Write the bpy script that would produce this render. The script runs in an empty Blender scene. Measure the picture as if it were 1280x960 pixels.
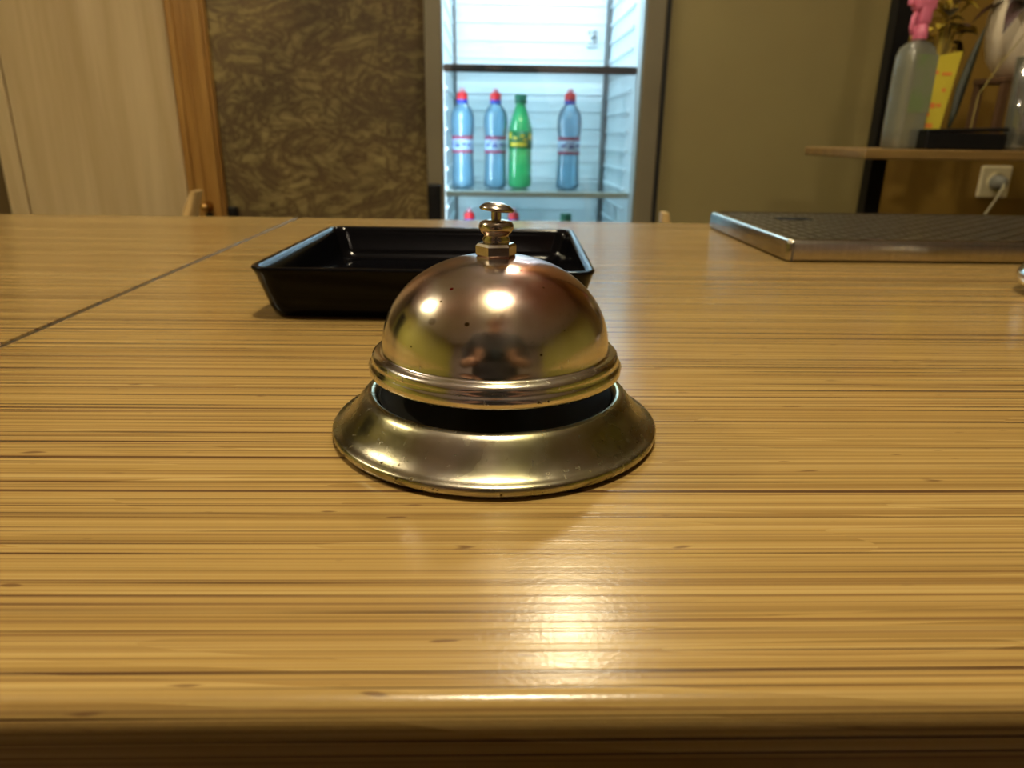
import bpy, bmesh, math, random
from mathutils import Vector, Matrix, Euler
random.seed(7)
S = bpy.context.scene
COL = S.collection
R = math.radians

# ------------------------------------------------------------------ camera
cam = bpy.data.cameras.new('camera')
cam.sensor_width = 36.0
cam.lens = 25.3125
cam.clip_start = 0.005
cam.dof.use_dof = True
cam.dof.focus_distance = 0.168
cam.dof.aperture_fstop = 26.0
camo = bpy.data.objects.new('camera', cam)
COL.objects.link(camo)
th, rl, yw = R(19.2), R(0.8), R(1.6)
F = Vector((math.sin(yw) * math.cos(th), math.cos(yw) * math.cos(th), -math.sin(th)))
R0 = Vector((math.cos(yw), -math.sin(yw), 0))
U0 = R0.cross(F)
RR = R0 * math.cos(rl) + U0 * math.sin(rl)
UU = -R0 * math.sin(rl) + U0 * math.cos(rl)
M = Matrix((RR, UU, -F)).transposed().to_4x4()
M.translation = Vector((0, 0, 1.125))
camo.matrix_world = M
S.camera = camo

# ------------------------------------------------------------------ world, exposure
w = bpy.data.worlds.new('world')
S.world = w
w.use_nodes = True
w.node_tree.nodes['Background'].inputs[0].default_value = (1.0, 0.85, 0.6, 1)
w.node_tree.nodes['Background'].inputs[1].default_value = 0.02
S.view_settings.view_transform = 'Standard'
S.view_settings.look = 'None'
S.view_settings.gamma = 1.0
S.view_settings.use_curve_mapping = False
S.view_settings.exposure = 0.0
WARM = (1.0, 0.88, 0.57)
P_OVER, P_LEFT, P_FWD, P_ROOM_FILL, P_FRIDGE = 12, 12, 6.5, 22, 7.5

# ------------------------------------------------------------------ materials
def mat(name, col=(.5, .5, .5), rough=.5, metal=0.0, **k):
    m = bpy.data.materials.new(name)
    m.use_nodes = True
    b = m.node_tree.nodes['Principled BSDF']
    b.inputs['Base Color'].default_value = (*col, 1)
    b.inputs['Roughness'].default_value = rough
    b.inputs['Metallic'].default_value = metal
    for kk, v in k.items():
        b.inputs[kk.replace('_', ' ')].default_value = v
    return m

class NT:
    def __init__(s, m):
        s.m = m; s.t = m.node_tree; s.b = s.t.nodes['Principled BSDF']
        s.co = s.t.nodes.new('ShaderNodeTexCoord').outputs['Object']
    def lk(s, a, b): s.t.links.new(a, b)
    def map(s, scale, loc=(0, 0, 0), src=None, rot=(0, 0, 0)):
        n = s.t.nodes.new('ShaderNodeMapping')
        n.inputs['Scale'].default_value = scale
        n.inputs['Location'].default_value = loc
        n.inputs['Rotation'].default_value = rot
        s.lk(src or s.co, n.inputs['Vector'])
        return n.outputs[0]
    def noise(s, vec, scale=1.0, detail=2.0, rough=.5, dist=0.0):
        n = s.t.nodes.new('ShaderNodeTexNoise')
        n.inputs['Scale'].default_value = scale
        n.inputs['Detail'].default_value = detail
        n.inputs['Roughness'].default_value = rough
        n.inputs['Distortion'].default_value = dist
        s.lk(vec, n.inputs['Vector'])
        return n.outputs['Fac']
    def voro(s, vec, scale=1.0):
        n = s.t.nodes.new('ShaderNodeTexVoronoi')
        n.inputs['Scale'].default_value = scale
        s.lk(vec, n.inputs['Vector'])
        return n
    def ramp(s, fac, stops):
        n = s.t.nodes.new('ShaderNodeValToRGB')
        e = n.color_ramp.elements
        while len(e) < len(stops): e.new(0.5)
        for i, (p, c) in enumerate(stops):
            e[i].position = p
            e[i].color = (*c, 1) if isinstance(c, tuple) else (c, c, c, 1)
        s.lk(fac, n.inputs[0])
        return n.outputs[0]
    def mix(s, fac, a, b, mode='MIX'):
        n = s.t.nodes.new('ShaderNodeMix')
        n.data_type = 'RGBA'; n.blend_type = mode
        ins = [i for i in n.inputs if i.type == 'RGBA']
        for sock, v in ((n.inputs[0], fac), (ins[0], a), (ins[1], b)):
            if isinstance(v, (int, float)): sock.default_value = v if sock.type == 'VALUE' else (v, v, v, 1)
            elif isinstance(v, tuple): sock.default_value = (*v, 1)
            else: s.lk(v, sock)
        return [o for o in n.outputs if o.type == 'RGBA'][0]
    def math(s, op, a, b=0.0, c=0.0):
        n = s.t.nodes.new('ShaderNodeMath'); n.operation = op
        for sock, v in zip(n.inputs, (a, b, c)):
            if isinstance(v, (int, float)): sock.default_value = v
            else: s.lk(v, sock)
        return n.outputs[0]
    def sep(s, src=None):
        n = s.t.nodes.new('ShaderNodeSeparateXYZ'); s.lk(src or s.co, n.inputs[0]); return n.outputs
    def comb(s, x, y, z):
        n = s.t.nodes.new('ShaderNodeCombineXYZ')
        for sock, v in zip(n.inputs, (x, y, z)):
            if isinstance(v, (int, float)): sock.default_value = v
            else: s.lk(v, sock)
        return n.outputs[0]
    def color(s, o): s.lk(o, s.b.inputs['Base Color'])
    def rough(s, o): s.lk(o, s.b.inputs['Roughness'])
    def bump(s, h, strength=.3, dist=.001):
        n = s.t.nodes.new('ShaderNodeBump')
        n.inputs['Strength'].default_value = strength
        n.inputs['Distance'].default_value = dist
        s.lk(h, n.inputs['Height']); s.lk(n.outputs[0], s.b.inputs['Normal'])

def simple_noise_mat(name, c1, c2, scale, rough=.5, stretch=(1, 1, 1), lo=.35, hi=.65, bump=0, metal=0.0, detail=4, **k):
    m = mat(name, c1, rough, metal, **k); n = NT(m)
    f = n.noise(n.map(stretch), scale, detail)
    n.color(n.ramp(f, [(lo, c1), (hi, c2)]))
    if bump: n.bump(f, bump, .002)
    return m

def worktop_mat():
    m = mat('striped_laminate', rough=.3)
    n = NT(m)
    x, y, z = n.sep()
    wob = n.noise(n.map((2.2, 6, 6)), 1.0, 2)
    yy = n.math('ADD', y, n.math('MULTIPLY', n.math('SUBTRACT', wob, .5), .0035))
    # strips shift sideways where two laminated strands meet
    cell = n.noise(n.comb(n.math('MULTIPLY', x, 5.0), n.math('MULTIPLY', yy, 60.0), n.math('MULTIPLY', z, 60.0)), 1.0, 0)
    st = n.math('MULTIPLY', n.math('FLOOR', n.math('MULTIPLY', cell, 9.0)), .0011)
    y2 = n.math('ADD', yy, st)
    def lay(sx, sy, off, d=2, yv=None):
        v = n.comb(n.math('MULTIPLY', x, sx), n.math('ADD', n.math('MULTIPLY', yv or y2, sy), off), n.math('MULTIPLY', z, sy))
        return n.noise(v, 1.0, d, .6)
    base = n.ramp(lay(1.2, 420, 0, 3), [(.30, (.245, .145, .042)), (.48, (.39, .252, .080)), (.70, (.50, .345, .130))])
    mid = n.ramp(lay(1.0, 560, 31, 2), [(.50, 0.0), (.66, 1.0)])
    base = n.mix(n.math('MULTIPLY', mid, .55), base, (.26, .145, .045))
    lines = n.ramp(lay(1.4, 640, 77, 1, yy), [(.56, 0.0), (.635, 1.0)])
    brk = n.ramp(lay(9, 150, 11, 1), [(.40, .25), (.56, 1.0)])
    base = n.mix(n.math('MULTIPLY', n.math('MULTIPLY', lines, brk), .92), base, (.085, .040, .017))
    l3 = n.ramp(lay(1.2, 900, 351, 1, yy), [(.54, 0.0), (.66, 1.0)])
    base = n.mix(n.math('MULTIPLY', l3, .62), base, (.17, .085, .035))
    l2 = n.ramp(lay(.8, 340, 191, 1, yy), [(.62, 0.0), (.67, 1.0)])
    base = n.mix(n.math('MULTIPLY', l2, .85), base, (.10, .048, .020))
    fl = n.ramp(lay(75, 420, 5, 1, yy), [(.72, 0.0), (.77, 1.0)])
    base = n.mix(n.math('MULTIPLY', fl, .7), base, (.12, .055, .025))
    n.color(base)
    g = n.noise(n.map((1, 1, 1)), 900, 2)
    n.rough(n.ramp(lay(3, 300, 9, 2), [(.3, .18), (.7, .27)]))
    n.bump(n.math('ADD', n.math('MULTIPLY', lines, -.6), n.math('MULTIPLY', g, .5)), .25, .0002)
    return m

def bell_mat(name, base_dirt=False):
    m = mat(name, (.7, .62, .5), .17, 1.0)
    n = NT(m); x, y, z = n.sep()
    pat = n.noise(n.map((1, 1, 1)), 55, 3)
    c = n.ramp(pat, [(.36, (.86, .82, .84)), (.64, (.72, .69, .50))])
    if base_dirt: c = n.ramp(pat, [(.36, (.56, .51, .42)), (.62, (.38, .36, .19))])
    if not base_dirt:
        hot = n.math('MULTIPLY', n.ramp(z, [(.032, 0.0), (.041, 1.0)]), n.ramp(n.noise(n.map((1, 1, 1), (3, 3, 3)), 40, 3), [(.34, .1), (.52, 1.0)]))
        c = n.mix(hot, c, (.58, .25, .17))
        # single pits and rust spots on the gong: direction from the dome centre, radius, tint
        uv = n.t.nodes.new('ShaderNodeVectorMath'); uv.operation = 'NORMALIZE'
        n.lk(n.map((1, 1, 1.254), (0, 0, -.0291)), uv.inputs[0])
        wob = n.math('MULTIPLY', n.noise(n.map((1, 1, 1)), 700, 2), .012)
        for dx, dy, dz, rr, k in [(-0.347, -0.56, 0.752, 0.022, 1), (-0.427, -0.631, 0.648, 0.016, 0), (-0.22, -0.842, 0.492, 0.026, 0), (-0.493, -0.726, 0.479, 0.04, 2), (0.2, -0.382, 0.902, 0.016, 1), (-0.127, -0.323, 0.938, 0.013, 1), (0.373, -0.525, 0.765, 0.014, 0), (-0.667, -0.712, 0.221, 0.014, 0), (0.347, -0.912, 0.218, 0.018, 0), (0.533, -0.743, 0.405, 0.013, 0), (-0.4, -0.147, 0.905, 0.014, 1)]:
            dn = n.t.nodes.new('ShaderNodeVectorMath'); dn.operation = 'DISTANCE'
            n.lk(uv.outputs[0], dn.inputs[0]); dn.inputs[1].default_value = (dx, dy, dz)
            f = n.ramp(n.math('ADD', dn.outputs['Value'], wob), [(rr * .75, 1.0 if k < 2 else .6), (rr * 1.25, 0.0)])
            c = n.mix(f, c, ((.12, .08, .03), (.35, .02, .03), (.20, .14, .08))[k])
    sp = n.ramp(n.noise(n.map((1, 1, 1)), 620, 2), [(.66, 0.0), (.72, 1.0)])
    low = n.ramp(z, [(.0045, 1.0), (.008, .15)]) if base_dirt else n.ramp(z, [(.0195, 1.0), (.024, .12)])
    dirt = n.math('MULTIPLY', sp, low)
    c = n.mix(dirt, c, (.10, .07, .03))
    n.color(c)
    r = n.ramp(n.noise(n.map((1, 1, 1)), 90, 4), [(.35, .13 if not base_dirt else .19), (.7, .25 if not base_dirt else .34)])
    n.rough(n.mix(dirt, r, .6))
    n.bump(n.noise(n.map((1, 1, 1)), 260, 3), .06, .0006)
    return m

def clear_mat(name, tint=(1, 1, 1), diff=(.7, .8, .9), fd=.25, gl=.12, rough=.05):
    m = bpy.data.materials.new(name); m.use_nodes = True
    t = m.node_tree; t.nodes.clear()
    o = t.nodes.new('ShaderNodeOutputMaterial')
    tr = t.nodes.new('ShaderNodeBsdfTransparent'); tr.inputs[0].default_value = (*tint, 1)
    df = t.nodes.new('ShaderNodeBsdfTranslucent'); df.inputs[0].default_value = (*diff, 1)
    d2 = t.nodes.new('ShaderNodeBsdfDiffuse'); d2.inputs[0].default_value = (*diff, 1)
    a = t.nodes.new('ShaderNodeMixShader'); a.inputs[0].default_value = .5
    t.links.new(df.outputs[0], a.inputs[1]); t.links.new(d2.outputs[0], a.inputs[2])
    b = t.nodes.new('ShaderNodeMixShader'); b.inputs[0].default_value = fd
    t.links.new(tr.outputs[0], b.inputs[1]); t.links.new(a.outputs[0], b.inputs[2])
    g = t.nodes.new('ShaderNodeBsdfGlossy'); g.inputs['Roughness'].default_value = rough
    fr = t.nodes.new('ShaderNodeFresnel'); fr.inputs[0].default_value = 1.45
    mu = t.nodes.new('ShaderNodeMath'); mu.operation = 'MULTIPLY_ADD'
    mu.inputs[1].default_value = 1.0; mu.inputs[2].default_value = gl * .3
    t.links.new(fr.outputs[0], mu.inputs[0])
    c = t.nodes.new('ShaderNodeMixShader')
    t.links.new(mu.outputs[0], c.inputs[0]); t.links.new(b.outputs[0], c.inputs[1]); t.links.new(g.outputs[0], c.inputs[2])
    t.links.new(c.outputs[0], o.inputs[0])
    return m

def emit(name, col, st):
    m = mat(name, col, .5)
    b = m.node_tree.nodes['Principled BSDF']
    b.inputs['Emission Color'].default_value = (*col, 1); b.inputs['Emission Strength'].default_value = st
    return m

def wallpaper_mat():
    m = mat('crumpled_wallpaper', rough=.55); n = NT(m)
    v = n.map((1, 1, 1.25))
    a = n.noise(n.map((1, 1, 1.7), rot=(0, R(35), 0)), 4.5, 4, .6, 1.2)
    rid = n.math('ABSOLUTE', n.math('SUBTRACT', a, .5))
    b = n.noise(n.map((1, 1, 1.6), (4, 1, 2), rot=(0, R(-30), 0)), 8, 3, .6, 1.4)
    rid2 = n.math('ABSOLUTE', n.math('SUBTRACT', b, .5))
    vein = n.math('MINIMUM', rid, rid2)
    c = n.ramp(vein, [(.0, (.12, .070, .024)), (.040, (.23, .165, .055)), (.13, (.40, .31, .110))])
    big = n.ramp(n.noise(n.map((1, 1, 1)), 4, 3), [(.35, .70), (.65, 1.1)])
    n.color(n.mix(1.0, c, big, 'MULTIPLY'))
    n.bump(vein, .5, .01)
    return m

def pale_wood_mat():
    m = mat('pale_door_wood', rough=.45); n = NT(m)
    a = n.noise(n.map((16, 16, 1.0)), 1, 4, .6, .4)
    c = n.ramp(a, [(.3, (.52, .38, .19)), (.55, (.64, .49, .27)), (.75, (.70, .55, .32))])
    k = n.voro(n.map((3.3, 3.3, 1.6), (.3, 0, .63)), 1.0)
    c = n.mix(n.ramp(k.outputs['Distance'], [(.03, .6), (.06, 0.0)]), c, (.2, .12, .05))
    n.color(c)
    return m

MT = {}
MT['top'] = worktop_mat()
MT['bell'] = bell_mat('aged_nickel')
MT['bellbase'] = bell_mat('aged_nickel_base', True)
MT['nickel'] = simple_noise_mat('nickel_fittings', (.62, .57, .50), (.46, .40, .30), 400, .2, metal=1.0, lo=.35, hi=.7)
MT['bellshadow'] = mat('bell_inner_shade', (.035, .032, .02), .75, 0, Specular_IOR_Level=.2)  # near-black colour stands in for the shade under the gong
MT['ceramic'] = mat('black_glaze', (.002, .002, .003), .10, 0, Specular_IOR_Level=.16)
MT['steel'] = simple_noise_mat('brushed_steel', (.46, .42, .34), (.34, .31, .25), 60, .22, (40, 1, 1), metal=1.0)
MT['grate'] = simple_noise_mat('drip_grate_steel', (.26, .24, .18), (.17, .15, .11), 160, .34, metal=1.0)
MT['drain'] = mat('dark_drain_tray', (.012, .011, .01), .8, 0, Specular_IOR_Level=.1)
MT['chrome'] = mat('polished_steel', (.75, .74, .70), .1, 1.0)
MT['alu'] = mat('aluminium_joint', (.42, .40, .36), .28, 1.0)
MT['gapdark'] = mat('dark_filler', (.03, .022, .015), .7)
MT['panelwood'] = simple_noise_mat('counter_panel', (.20, .12, .05), (.13, .07, .03), 4, .5, (1, 1, 14))
MT['wallpaper'] = wallpaper_mat()
MT['olive'] = simple_noise_mat('olive_paint', (.275, .225, .092), (.24, .19, .078), 3, .55, lo=.3, hi=.7, bump=.03)
MT['ochre'] = simple_noise_mat('ochre_paint', (.30, .18, .026), (.19, .105, .015), 2.5, .6, lo=.3, hi=.7)
MT['sidepaint'] = simple_noise_mat('yellow_paint', (.55, .50, .10), (.46, .42, .08), 2, .6)
MT['mauve'] = simple_noise_mat('mauve_paint', (.42, .33, .36), (.36, .28, .31), 2, .6)
MT['ceil'] = simple_noise_mat('cream_ceiling', (.80, .74, .88), (.74, .68, .82), 2, .8)
MT['floor'] = simple_noise_mat('brown_floor', (.12, .08, .05), (.18, .12, .07), 5, .5)
MT['door'] = pale_wood_mat()
MT['trim'] = simple_noise_mat('orange_pine', (.44, .235, .055), (.36, .175, .035), 6, .4, (9, 9, .8))
MT['brownwall'] = mat('brown_paint', (.12, .075, .025), .6)
MT['dark'] = mat('black_plastic', (.005, .005, .006), .45, 0, Specular_IOR_Level=.25)
MT['brass'] = mat('brass', (.75, .45, .15), .25, 1.0)
MT['stool'] = simple_noise_mat('light_beech', (.68, .47, .20), (.58, .38, .15), 8, .4, (6, 6, 1))
MT['fgrey'] = simple_noise_mat('taupe_fridge_frame', (.19, .165, .105), (.16, .138, .088), 5, .45)
MT['fwhite'] = mat('fridge_liner', (.80, .87, .91), .4)
MT['fback'] = mat('fridge_back_panel', (.78, .87, .90), .35)
MT['frail'] = mat('shelf_rail', (.10, .12, .13), .5)
MT['fgap'] = mat('gasket_and_gap_shade', (.01, .01, .012), .6)  # gasket rubber, also the painted shade of the gap by the partition
MT['shelfplastic'] = mat('shelf_front_plastic', (.55, .60, .55), .4)
MT['glass'] = clear_mat('clear_glass', (.96, .99, .98), (.8, .9, .9), .02, .2, .02)
MT['shelfglass'] = clear_mat('shelf_glass', (.92, .98, .98), (.6, .75, .75), .08, .2, .05)
MT['tube'] = emit('fridge_tube', (.80, .93, 1.0), 2.5)
MT['water'] = clear_mat('blue_water_bottle', (.62, .87, 1.0), (.42, .76, 1.0), .42, .25, .12)
MT['soda'] = clear_mat('green_soda_bottle', (.30, 1.0, .50), (.12, .95, .40), .60, .25, .12)
MT['capred'] = mat('red_cap', (.80, .02, .03), .4)
MT['spout'] = mat('pale_pink_spout', (.75, .35, .42), .4)
MT['capblue'] = mat('blue_collar', (.02, .06, .50), .4)
MT['capgreen'] = mat('dark_green_cap', (.005, .17, .09), .4)
MT['lblwhite'] = mat('label_film', (.36, .52, .70), .5)
MT['lblred'] = mat('label_red_band', (.28, .03, .10), .5)
MT['lblblue'] = mat('label_blue_print', (.06, .10, .32), .5)
MT['lblgreen'] = mat('label_green', (.0, .17, .04), .5)
MT['lblyellow'] = mat('label_yellow_print', (.75, .60, .03), .5)
MT['shelfwood'] = simple_noise_mat('shelf_board_wood', (.26, .16, .05), (.20, .12, .04), 5, .4, (1, 10, 10))
MT['pet'] = clear_mat('clear_sprayer_bottle', (.85, .90, .80), (.60, .62, .55), .45, .3, .12)
MT['petlabel'] = simple_noise_mat('sprayer_label', (.20, .27, .12), (.26, .25, .20), 18, .5)
MT['pink'] = mat('pink_plastic', (.80, .20, .34), .35)
MT['card'] = mat('yellow_card', (.58, .47, .03), .5)
MT['cardred'] = mat('card_orange_print', (.70, .20, .03), .5)
MT['pot'] = mat('cream_ceramic', (.72, .62, .48), .4)
MT['leaf'] = simple_noise_mat('dark_leaf', (.055, .015, .018), (.03, .03, .012), 30, .5)
MT['yleaf'] = simple_noise_mat('yellow_leaf', (.55, .38, .03), (.30, .24, .03), 40, .5)
MT['gleaf'] = simple_noise_mat('blade_leaf', (.012, .014, .008), (.02, .025, .01), 30, .6)
MT['twig'] = mat('twig', (.35, .28, .06), .6)
MT['soil'] = mat('soil', (.04, .025, .015), .9)
MT['standwood'] = mat('dark_stand_wood', (.12, .06, .03), .5)
MT['socket'] = mat('cream_socket', (.80, .72, .48), .35)
MT['cord'] = mat('pale_cord', (.65, .60, .40), .5)
MT['bulb'] = emit('warm_bulb', (1.0, .82, .55), 60)

# ------------------------------------------------------------------ mesh helpers
def obj(name, bm, m, parent=None, smooth=False, label=None, loc=(0, 0, 0), autos=None):
    me = bpy.data.meshes.new(name)
    bmesh.ops.recalc_face_normals(bm, faces=bm.faces)
    bm.to_mesh(me); bm.free()
    if smooth or autos:
        for p in me.polygons: p.use_smooth = True
    o = bpy.data.objects.new(name, me)
    COL.objects.link(o)
    if autos:
        me.set_sharp_from_angle(angle=R(autos))
    for mm in (m if isinstance(m, (list, tuple)) else [m]): me.materials.append(mm)
    o.location = loc
    if parent: o.parent = parent
    if label: o['label'] = label
    return o

def tag(o, label, cat, group=None):
    o['label'] = label; o['category'] = cat
    if group: o['group'] = group
    return o

def thing(name, label, cat, loc=(0, 0, 0), rotz=0, group=None):
    o = bpy.data.objects.new(name, None); COL.objects.link(o)
    o.empty_display_size = .05
    o.location = loc; o.rotation_euler = (0, 0, rotz)
    return tag(o, label, cat, group)

def struct(name, bm, m, parent=None, **k):
    o = obj(name, bm, m, parent, **k)
    if parent is None: o['kind'] = 'structure'
    return o

def box(bm, a, b, bev=0, seg=2, rot=None, piv=None):
    a, b = Vector(a), Vector(b)
    t = bmesh.new()
    bmesh.ops.create_cube(t, size=1)
    for v in t.verts:
        v.co = Vector((v.co.x * abs(b.x - a.x), v.co.y * abs(b.y - a.y), v.co.z * abs(b.z - a.z))) + (a + b) / 2
    if bev: bmesh.ops.bevel(t, geom=t.edges[:], offset=bev, segments=seg, affect='EDGES', profile=.5)
    if rot:
        p = Vector(piv) if piv else (a + b) / 2
        mt = Matrix.Translation(p) @ Euler(rot).to_matrix().to_4x4() @ Matrix.Translation(-p)
        bmesh.ops.transform(t, matrix=mt, verts=t.verts)
    join(bm, t)

def join(bm, t):
    me = bpy.data.meshes.new('tmp'); t.to_mesh(me); t.free()
    bm.from_mesh(me); bpy.data.meshes.remove(me)

def bx(a, b, bev=0, seg=2, **k):
    bm = bmesh.new(); box(bm, a, b, bev, seg, **k); return bm

def lathe(bm, prof, n=48, c=(0, 0, 0), mt=None, close=False):
    rings = []
    for r, z in prof:
        if r < 1e-6: rings.append([bm.verts.new((c[0], c[1], c[2] + z))])
        else: rings.append([bm.verts.new((c[0] + r * math.cos(2 * math.pi * i / n), c[1] + r * math.sin(2 * math.pi * i / n), c[2] + z)) for i in range(n)])
    prs = list(zip(rings, rings[1:]))
    if close: prs.append((rings[-1], rings[0]))
    for A, B in prs:
        for i in range(n):
            j = (i + 1) % n
            if len(A) == 1 and len(B) == 1: continue
            if len(A) == 1: bm.faces.new((A[0], B[i], B[j]))
            elif len(B) == 1: bm.faces.new((A[i], A[j], B[0]))
            else: bm.faces.new((A[i], A[j], B[j], B[i]))
    if mt: bmesh.ops.transform(bm, matrix=mt, verts=[v for r_ in rings for v in r_])

def lat(prof, n=48, **k):
    bm = bmesh.new(); lathe(bm, prof, n, **k); return bm

def tube(bm, pts, rad, n=8, cap=True):
    pts = [Vector(p) for p in pts]
    rads = rad if isinstance(rad, (list, tuple)) else [rad] * len(pts)
    rings = []; up = None
    for i, p in enumerate(pts):
        d = (pts[min(i + 1, len(pts) - 1)] - pts[max(i - 1, 0)]).normalized()
        if up is None: up = Vector((0, 0, 1)) if abs(d.z) < .9 else Vector((1, 0, 0))
        a = d.cross(up).normalized(); b = a.cross(d); up = b
        rings.append([bm.verts.new(p + (a * math.cos(2 * math.pi * k / n) + b * math.sin(2 * math.pi * k / n)) * rads[i]) for k in range(n)])
    for A, B in zip(rings, rings[1:]):
        for k in range(n):
            j = (k + 1) % n; bm.faces.new((A[k], A[j], B[j], B[k]))
    if cap:
        bm.faces.new(rings[0][::-1]); bm.faces.new(rings[-1])

def tb(pts, rad, n=8):
    bm = bmesh.new(); tube(bm, pts, rad, n); return bm

def rrect(hx, hy, r, n=8):
    out = []
    for cx, cy, a0 in ((hx - r, hy - r, 0), (-hx + r, hy - r, 90), (-hx + r, -hy + r, 180), (hx - r, -hy + r, 270)):
        for i in range(n + 1):
            a = R(a0 + 90 * i / n); out.append((cx + r * math.cos(a), cy + r * math.sin(a)))
    return out

def loft(loops, cap0=True, cap1=True):
    bm = bmesh.new(); rs = [[bm.verts.new(p) for p in L] for L in loops]
    n = len(rs[0])
    for A, B in zip(rs, rs[1:]):
        for k in range(n):
            j = (k + 1) % n; bm.faces.new((A[k], A[j], B[j], B[k]))
    if cap0: bm.faces.new(rs[0][::-1])
    if cap1: bm.faces.new(rs[-1])
    return bm

def extrude_x(prof, x0, x1):
    """profile of (y,z) points swept between x0 and x1"""
    return loft([[(x0, y, z) for y, z in prof], [(x1, y, z) for y, z in prof]])

T = 1.05           # worktop height

# ------------------------------------------------------------------ room shell
struct('floor', bx((-2.7, -2.7, -.05), (2.9, 2.5, 0)), MT['floor'])
struct('ceiling', bx((-2.7, -2.7, 2.6), (2.9, 2.5, 2.66)), MT['ceil'])
struct('wall_front', bx((-2.7, -2.76, 0), (2.9, -2.7, 2.6)), MT['mauve'])
struct('wall_left', bx((-2.76, -2.7, 0), (-2.7, 2.5, 2.6)), MT['sidepaint'])
struct('wall_right', bx((2.9, -2.7, 0), (2.96, 2.5, 2.6)), MT['sidepaint'])
# back wall behind the bar: wallpapered stretch, brown stretch left of the door, wall over the door
struct('wall_back', bx((-.838, 2.35, 0), (.385, 2.41, 2.6)), MT['wallpaper'])
struct('wall_back_left', bx((-2.7, 2.35, 0), (-1.508, 2.41, 2.6)), MT['brownwall'])
bm = bx((-1.508, 2.35, 2.12), (-.838, 2.41, 2.6)); struct('wall_over_door', bm, MT['brownwall'])
# partition right of the fridge, and the ochre wall behind the shelf
struct('wall_partition', bx((.391, 1.78, 0), (.92, 2.41, 2.6)), MT['olive'])
struct('wall_alcove', bx((.92, 1.75, 0), (2.9, 2.41, 2.6)), MT['ochre'])
d2 = struct('added_dark_door', bx((-2.70, 1.35, 0), (-2.675, 2.10, 2.05), .004), MT['dark'])  # unseen door, added as a dark bar in the gong's reflection
obj('door_handle', lat([(0, 0), (.012, 0), (.010, .03), (.022, .045), (.018, .06), (0, .063)], 20, mt=Matrix.Translation((-2.676, 1.44, 1.02)) @ Euler((0, R(90), 0)).to_matrix().to_4x4()), MT['brass'], d2, smooth=True)
# pale wooden door with a grooved stile, pine frame
bm = bmesh.new()
box(bm, (-1.445, 2.335, 0), (-.953, 2.375, 2.05), .004)
d1 = struct('door_1', bm, MT['door'])
obj('stile', bx((-1.505, 2.333, 0), (-1.449, 2.373, 2.05), .004), MT['door'], d1)
obj('groove', bx((-1.4495, 2.345, 0), (-1.4445, 2.37, 2.05)), MT['gapdark'], d1)
tr = struct('trim_1', extrude_x([(0, 0), (1, 0), (1, 1)], 0, .0001) if False else bx((-.95, 2.328, 0), (-.838, 2.36, 2.12), .005), MT['trim'])
for x0, x1, y in ((-.945, -.925, 2.318), (-.903, -.893, 2.322), (-.872, -.846, 2.316)):
    obj('moulding', bx((x0, y, 0), (x1, 2.33, 2.12), .004), MT['trim'], tr)
struct('trim_2', bx((-1.508, 2.32, 2.052), (-.838, 2.36, 2.118), .005), MT['trim'])
kb = bmesh.new(); lathe(kb, [(0, 0), (.014, 0), (.015, .004), (.008, .008), (.007, .018), (.013, .026), (.014, .034), (.009, .041), (0, .043)], 20,
      mt=Matrix.Translation((-.888, 2.322, .898)) @ Euler((R(90), 0, 0)).to_matrix().to_4x4())
obj('door_knob', kb, MT['brass'], tr, smooth=True, label='small brass knob')
obj('keyhole_plate', bx((-.897, 2.312, .84), (-.877, 2.323, .878), .002), MT['dark'], tr)
hg = bmesh.new(); box(hg, (-.836, 2.33, .84), (-.808, 2.352, .895), .004); 
h_ = obj('hinge_block', hg, MT['dark']); tag(h_, 'small black block on the wall at the foot of the pine door frame', 'hinge')

# ------------------------------------------------------------------ worktops
def worktop(name, x0, x1, yb0, yb1, label):
    r = .0040; yf, n = .0792, 10
    prof = lambda yb: ([(yf + r - r * math.sin(a), T - r + r * math.cos(a)) for a in [R(90) * i / n for i in range(n + 1)]]
                       + [(yf, T - .028)] + [(yf + .01 - .01 * math.cos(R(90) * i / 4), T - .028 - .01 * math.sin(R(90) * i / 4)) for i in range(1, 5)]
                       + [(yb - .006, T - .038), (yb, T - .032), (yb, T - .004), (yb - .001, T - .0012), (yb - .004, T)])
    bm = loft([[(x0, y, z) for y, z in prof(yb0)], [(x1, y, z) for y, z in prof(yb1)]])
    o = obj(name, bm, MT['top'], autos=35)
    return tag(o, label, 'worktop')
worktop('worktop', -.1762, 1.75, .6765, .615, 'long striped light wood laminate worktop carrying the call bell')
worktop('worktop', -1.75, -.1800, .6785, .678, 'striped light wood worktop left of the diagonal dark joint')
js = obj('joint_strip', bx((-.17995, .080, T - .034), (-.17625, .675, T - .0008)), MT['alu'])
tag(js, 'thin dark metal strip in the joint between the two worktops', 'strip')
cb = thing('counter_base', 'dark wooden counter base under the striped worktops', 'counter', (0, 0, 0))
x = -1.7
while x < 1.65:
    obj('front_panel', bx((x, .10, .1), (min(x + .555, 1.7), .118, T - .038), .002), MT['panelwood'], cb); x += .56
obj('plinth', bx((-1.7, .14, 0), (1.7, .16, .1)), MT['gapdark'], cb)
for x in (-1.7, -.15, 1.68):
    obj('side_panel', bx((x, .118, 0), (x + .018, .58, T - .038)), MT['panelwood'], cb)

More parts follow.
